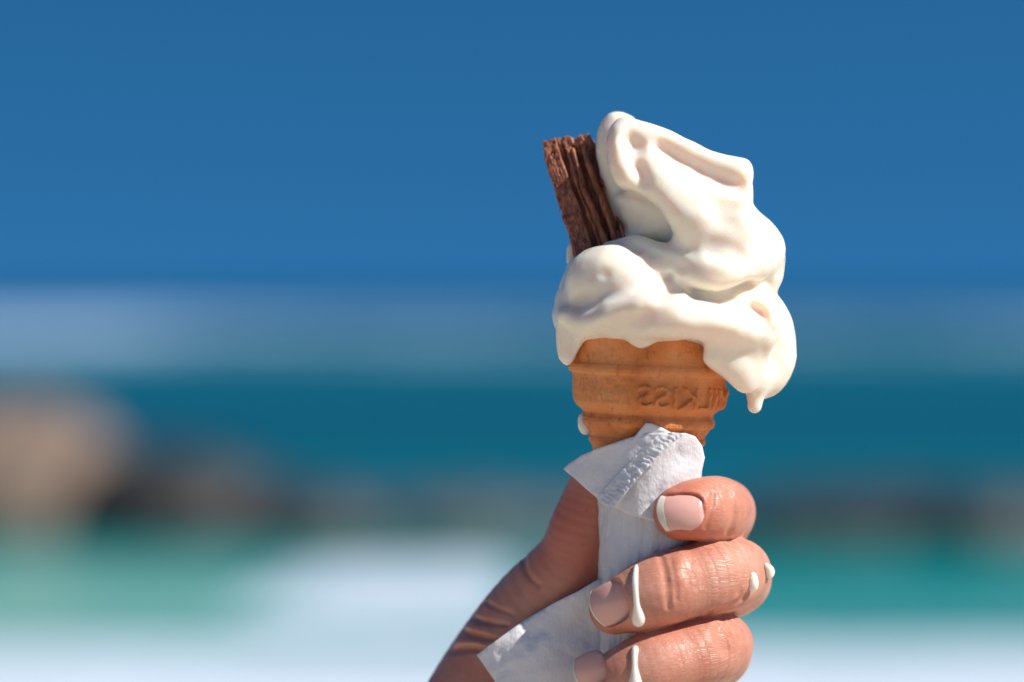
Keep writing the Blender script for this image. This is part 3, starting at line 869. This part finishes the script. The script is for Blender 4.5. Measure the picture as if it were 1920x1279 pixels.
for nm, (c, n_, t_, b_), a, w, Rw, Rl, tipf in NAILS:
    bx = hand.box(c - 85, c + 85)
    X, Y, Z = hand.grid(bx)
    dx, dy, dz = X - c[0], Y - c[1], Z - c[2]
    uu = dx * t_[0] + dy * t_[1] + dz * t_[2]; vv_ = dx * b_[0] + dy * b_[1] + dz * b_[2]; qq = dx * n_[0] + dy * n_[1] + dz * n_[2]
    qc = qq + vv_ ** 2 / (2 * Rw) + uu ** 2 / (2 * Rl)
    e2 = np.sqrt((np.clip(uu, -999, 999) / (a + 2)) ** 2 + 1e-9)
    rad_ = ((np.abs(uu) / (a - 1.5)) ** 3.2 + (np.abs(vv_) / (w - 1.5)) ** 3.2) ** (1 / 3.2)
    # soft fold round the nail, then a shallow bed for the plate
    fold = np.exp(-((rad_ - 1.08) / 0.13) ** 2) * np.exp(-(qc / 14) ** 2) * sstep(0.95 * a, 0.2 * a, uu)
    f = hand.F[bx]
    f = f - 2.4 * fold.astype(np.float32)
    slab = np.maximum((rad_ - 1) * min(a, w), -(qc + 2.4))
    hand.F[bx] = smax(f, -slab.astype(np.float32), 3)
v, q = hand.mesh()
# finger coordinates and flush for the skin material
fco = np.zeros((len(v), 3)); best = np.full(len(v), 1e9); flush = np.zeros(len(v)); wrk = np.full(len(v), 0.35)
for k_, (nm, ch) in enumerate(list(FING.items()) + [('thumb', THUMB)]):
    m = np.array([np.append(P(*p[:3]), p[3]) for p in smooth_line(ch, 5)])
    acc_l = 0; tot = sum(np.linalg.norm(m[i + 1, :3] - m[i, :3]) for i in range(len(m) - 1))
    for i in range(len(m) - 1):
        a, b2 = m[i, :3], m[i + 1, :3]; ab = b2 - a; L = np.linalg.norm(ab)
        t = np.clip(((v - a) @ ab) / (L * L), 0, 1)
        dv = v - a - t[:, None] * ab
        d = np.linalg.norm(dv, axis=1) - (m[i, 3] + (m[i + 1, 3] - m[i, 3]) * t)
        ok = d < best
        best[ok] = d[ok]
        al = acc_l + t * L
        fco[ok, 0] = al[ok]
        up = np.arctan2(dv[:, 2], -dv[:, 1])
        fco[ok, 1] = up[ok] * 60; fco[ok, 2] = k_ * 50
        if nm != 'thumb':
            flush[ok] = 0.12 + 0.75 * sstep(tot - 75, tot - 5, al[ok]) * (1.0 if nm == 'index' else 0.6)
            wrk[ok] = 0.6 + 0.9 * np.exp(-((al[ok] - (tot - 190)) / 60) ** 2)
        else:
            flush[ok] = 0.35 + 0.65 * np.exp(-((al[ok] - 110) / 90) ** 2)
            wrk[ok] = 0.15
        acc_l += L
flush += 0.25 * fbm(v[:, 0] / 60, v[:, 1] / 60, v[:, 2] / 60, 3)
HAND_O = to_world(P(850, 1600, 20))
ho = mesh_obj('hand', to_world(v), q, M_SKIN, origin=HAND_O)
attr_vec(ho, 'fco', fco); attr_float(ho, 'flush', np.clip(flush, 0, 1)); attr_float(ho, 'wrinkle', wrk)
tag(ho, 'hand with curled fingers gripping the napkin wrapped cone from behind', 'hand')
HAND_BVH = BVHTree.FromPolygons([tuple(x) for x in v], q.tolist())
for nm, (c, n_, t_, b_), a, w, Rw, Rl, tipf in NAILS:
    nu, nv = 40, 29
    split = a * (1 - 2 * tipf)
    def patch_mesh(u0, u1, lift, thick):
        us_ = np.linspace(u0, u1, nu)
        vs_ = np.linspace(-1, 1, nv)
        Uu, Vv = np.meshgrid(us_, vs_, indexing='ij')
        Wd = nail_outline(Uu, a, w)
        ext = np.clip((Uu - 0.1 * a) / (0.9 * a), 0, 1)
        Uu = Uu + np.where(np.abs(Uu - split) < 1e-6, 0.16 * a * Vv ** 2 * (1 if tipf < 1 else 0), 0) * 0
        Uc = Uu - ext * 0.26 * a * Vv ** 2 - ext * 0.07 * a * Vv                      # rounded free edge
        Vd = Vv * Wd
        top = -Vd ** 2 / (2 * Rw) - Uc ** 2 / (2 * Rl) - 0.6 + lift
        top = top - 3.0 * sstep(0.86, 1.0, np.abs(Vv)) - 3.0 * sstep(-0.8 * a, -a, Uu)
        pt = c + Uc[..., None] * t_ + Vd[..., None] * b_ + top[..., None] * n_
        bt = pt - thick * n_
        vv2 = np.vstack((pt.reshape(-1, 3), bt.reshape(-1, 3)))
        f1 = grid_faces(nu, nv); off = nu * nv
        fs = f1[:, ::-1].tolist() + (f1 + off).tolist()
        ring = [i * nv for i in range(nu)] + [(nu - 1) * nv + j for j in range(1, nv)] + [i * nv + nv - 1 for i in range(nu - 2, -1, -1)] + [j for j in range(nv - 2, 0, -1)]
        for i in range(len(ring)):
            r0, r1 = ring[i], ring[(i + 1) % len(ring)]
            fs.append([r0, r1, r1 + off, r0 + off])
        return vv2, fs
    pv, pf = patch_mesh(-a, split, 0.0, 4.0)
    no = mesh_obj('fingernail', to_world(pv), pf, M_NAIL, parent=ho)
    no['label'] = nm + ' fingernail, glossy pink'
    pv, pf = patch_mesh(split, a, 0.5, 4.0)
    mesh_obj('nail_tip', to_world(pv), pf, M_NTIP, parent=no)

# ------------------------------------------------------------------ paper napkin
nap = empty('paper_napkin', to_world(P(CX, 1416, 0)))
tag(nap, 'crumpled white paper napkin wrapped round the lower wafer cone', 'napkin')
def sheet(name, outline, depth, spacing=6.0, thick=1.6, n=5, smooth=False, wrinkle=1.5):
    """a piece of tissue: outline in photo rows at depth(px, py), thin but solid"""
    ol = smooth_poly(outline, n) if smooth else np.array(outline, dtype=float)
    # resample the edge
    pts = []
    for i in range(len(ol)):
        a, b2 = ol[i], ol[(i + 1) % len(ol)]
        k = max(1, int(np.linalg.norm(b2 - a) / spacing))
        for j in range(k): pts.append(a + (b2 - a) * j / k)
    pts = np.array(pts); nb = len(pts)
    x0, y0 = pts.min(0); x1, y1 = pts.max(0)
    gx, gy = np.meshgrid(np.arange(x0, x1, spacing), np.arange(y0, y1, spacing))
    gx = gx + (np.arange(gx.shape[0]) % 2)[:, None] * spacing / 2
    g = np.stack((gx.ravel(), gy.ravel()), 1)
    d2 = np.min(((g[:, None, :] - pts[None]) ** 2).sum(2), axis=1)
    g = g[d2 > (0.55 * spacing) ** 2]
    allp = np.vstack((pts, g))
    res = delaunay_2d_cdt([Vector(p) for p in allp], [], [list(range(nb))], 1, 1e-4)
    vs = np.array([p[:] for p in res[0]]); fs = [list(f) for f in res[2]]
    dep = depth(vs[:, 0], vs[:, 1]) + wrinkle * 3 * fbm((vs[:, 0] + vs[:, 1]) / 30, (vs[:, 0] - vs[:, 1]) / 60, vs[:, 0] * 0 + len(name), 3) + wrinkle * 0.7 * fbm(vs[:, 0] / 8, vs[:, 1] / 8, vs[:, 0] * 0 + 3.1, 2) + wrinkle * 9 * np.maximum(0, 0.16 - np.abs(fbm(vs[:, 0] / 40 + 3, vs[:, 1] / 40, vs[:, 0] * 0 + 7.7 + len(name), 3)))
    pt = np.array([P(x, y, z) for (x, y), z in zip(vs, dep)])
    o = mesh_obj(name, to_world(pt), fs, M_NAP, parent=nap)
    md = o.modifiers.new('thickness', 'SOLIDIFY'); md.thickness = thick * PX; md.offset = 0
    return o
# sleeve round the stem
th = np.radians(np.linspace(-178, 178, 260)); rows = np.arange(842, 1470, 5.0)
T, R_ = np.meshgrid(th, rows, indexing='ij')
rn = np.interp(R_, [842, 880, 960, 1100, 1300, 1470], [101, 98, 95.5, 95, 90, 84]) + 5.0 * fbm(T * 5 + R_ / 260, R_ / 130, T * 0, 4) - 7 * np.maximum(0, 0.22 - np.abs(fbm(T * 4 + 2, R_ / 60 + T, T * 0 + 9, 3))) + 1.3 * fbm(T * 16, R_ / 12, T * 0 + 3, 3)
cc = P(CX, 900, 0)
V = np.stack((cc[0] + rn * np.sin(T), -rn * np.cos(T), HZ - R_), -1).reshape(-1, 3)
o = mesh_obj('sleeve', to_world(V), grid_faces(len(th), len(rows))[:, ::-1], M_NAP, parent=nap)
md = o.modifiers.new('thickness', 'SOLIDIFY'); md.thickness = 1.4 * PX; md.offset = 0
def wrap_dep(extra):
    def f(x, y):
        r = np.interp(y, [780, 815, 860, 960], [127, 122, 112, 104]) + extra
        return -r + (x - CX) ** 2 / (2.05 * r)
    return f
sheet('under_layer', [(1118, 850), (1150, 832), (1185, 822), (1240, 814), (1285, 812), (1303, 818), (1316, 836), (1321, 858), (1313, 895), (1300, 960), (1250, 985), (1180, 965), (1125, 940)], wrap_dep(1), 5)
sheet('corner_tip', [(1180, 830), (1196, 811), (1211, 793), (1222, 794), (1240, 801), (1268, 816), (1250, 840), (1200, 845)], lambda x, y: wrap_dep(4)(x, y) - 2, 5)
def flap_dep(x, y):
    base = wrap_dep(9)(x, y)
    # the free edge runs from (1150, 950) up to (1285, 814); the flap lifts off towards it
    e = ((x - 1150) * (950 - 814) - (950 - y) * (1285 - 1150)) / math.hypot(135, 136)
    lift = 26 * np.clip((e + 62) / 62, 0, 1.1) ** 1.6
    base = np.where(x < CX, np.maximum(base, -118 + 0.5 * np.abs(x - CX)) if False else base, base)
    left = sstep(1120, 1058, x)
    return base * (1 - left) + (-70) * left - lift
sheet('folded_flap', [(1057, 879), (1066, 870), (1090, 854), (1120, 841), (1150, 831), (1180, 821), (1210, 813), (1245, 811), (1285, 813), (1262, 829), (1236, 851), (1208, 882), (1180, 915), (1154, 949), (1148, 951), (1127, 944), (1118, 932), (1096, 914), (1074, 894), (1060, 883)], flap_dep, 5, 2.4)
def hem_dep(x, y):
    al = ((x - 1150) * 135 + (950 - y) * 136) / 191.6
    e = ((x - 1150) * 136 - (950 - y) * 135) / 191.6
    return flap_dep(x, y) - 4 - (0.4 + 0.9 * vnoise(x / 9, y / 9, x * 0 + 2)) * np.sin(al / 1.45 + 3.0 * np.sin(e / 7) + 5 * fbm(x / 14, y / 14, x * 0, 2)) * sstep(-30, -22, e) * sstep(-1, -5, e) - 3.4 * fbm(x / 9, y / 9, x * 0 + 6, 3)
sheet('hem', [(1124, 926), (1150, 898), (1180, 866), (1210, 836), (1234, 814), (1260, 811), (1285, 813), (1262, 830), (1236, 852), (1208, 883), (1180, 916), (1154, 950), (1148, 951), (1128, 944)], hem_dep, 2.2, 1.6, wrinkle=0.6)
def tail_dep(x, y):
    d = np.interp(x, [880, 930, 1000, 1060, 1120, 1200], [-8, -14, -14, -20, -30, -20])
    return d - 9 * np.sin((x + y * 0.6) / 38) - 5 * np.sin((x * 0.4 - y) / 27 + 0.8) + 10 * sstep(1100, 1180, y) * sstep(1000, 1110, x)
sheet('loose_corner', [(894, 1228), (940, 1194), (985, 1162), (1040, 1130), (1085, 1108), (1120, 1087), (1150, 1085), (1180, 1140), (1175, 1250), (1120, 1330), (1040, 1400), (1000, 1385), (962, 1330), (930, 1280)], tail_dep, 7, 1.8, wrinkle=2.2)

# ------------------------------------------------------------------ drips
def on_skin(px, py):
    o_ = Vector((0, -D, 0)); tgt = Vector(P(px, py, 0)); d_ = (tgt - o_).normalized()
    hit = HAND_BVH.ray_cast(o_, d_)
    return (np.array(hit[0]), np.array(hit[1])) if hit[0] is not None else (P(px, py, -60), np.array((0, -1, 0)))
def drip(pts, label, grp=None, lift=0.25, flatten=None):
    c_ = []
    for px, py, r in smooth_line(pts, 4):
        p, n_ = on_skin(px, py) if flatten is None else (P(px, py, flatten), np.array((0, -1, 0)))
        c_.append(np.append(p + n_ * r * lift, r))
    c_ = np.array(c_)
    lo = c_[:, :3].min(0) - 20; hi = c_[:, :3].max(0) + 20
    f = Field(lo[0], hi[0], lo[1], hi[1], lo[2], hi[2], 1.3)
    for i in range(len(c_) - 1):
        f.capsule(c_[i, :3], c_[i + 1, :3], c_[i, 3], c_[i + 1, 3], 4)
    v, q = f.mesh(1)
    o = mesh_obj('ice_cream_drip', to_world(v), q, M_DRIP, origin=to_world(c_[-1, :3]))
    tag(o, label, 'drip', 'melted ice cream drips')
    return o
drip([(1193, 1062, 4), (1191, 1085, 5), (1192, 1110, 4.5), (1194, 1135, 5), (1197, 1156, 10.5), (1197, 1165, 11)], 'long white drip running down the middle finger to a round bead', lift=-0.1)
drip([(1411, 1079, 6), (1410, 1092, 8.5), (1410, 1101, 8)], 'small oval white drop on the knuckle of the middle finger')
drip([(1434, 1060, 4), (1439, 1070, 7.5), (1439, 1078, 6.5)], 'white drop clinging to the outer edge of the middle knuckle', lift=0.6)
drip([(1191, 1216, 6), (1190, 1232, 4.5), (1190, 1250, 4.5), (1191, 1275, 9.5), (1191, 1284, 11)], 'white drip running down the ring finger at the bottom edge', lift=-0.1)
drip([(1091, 782, 6), (1094, 796, 9), (1098, 806, 9)], 'white drip on the left side of the wafer cone', flatten=-20, lift=0)
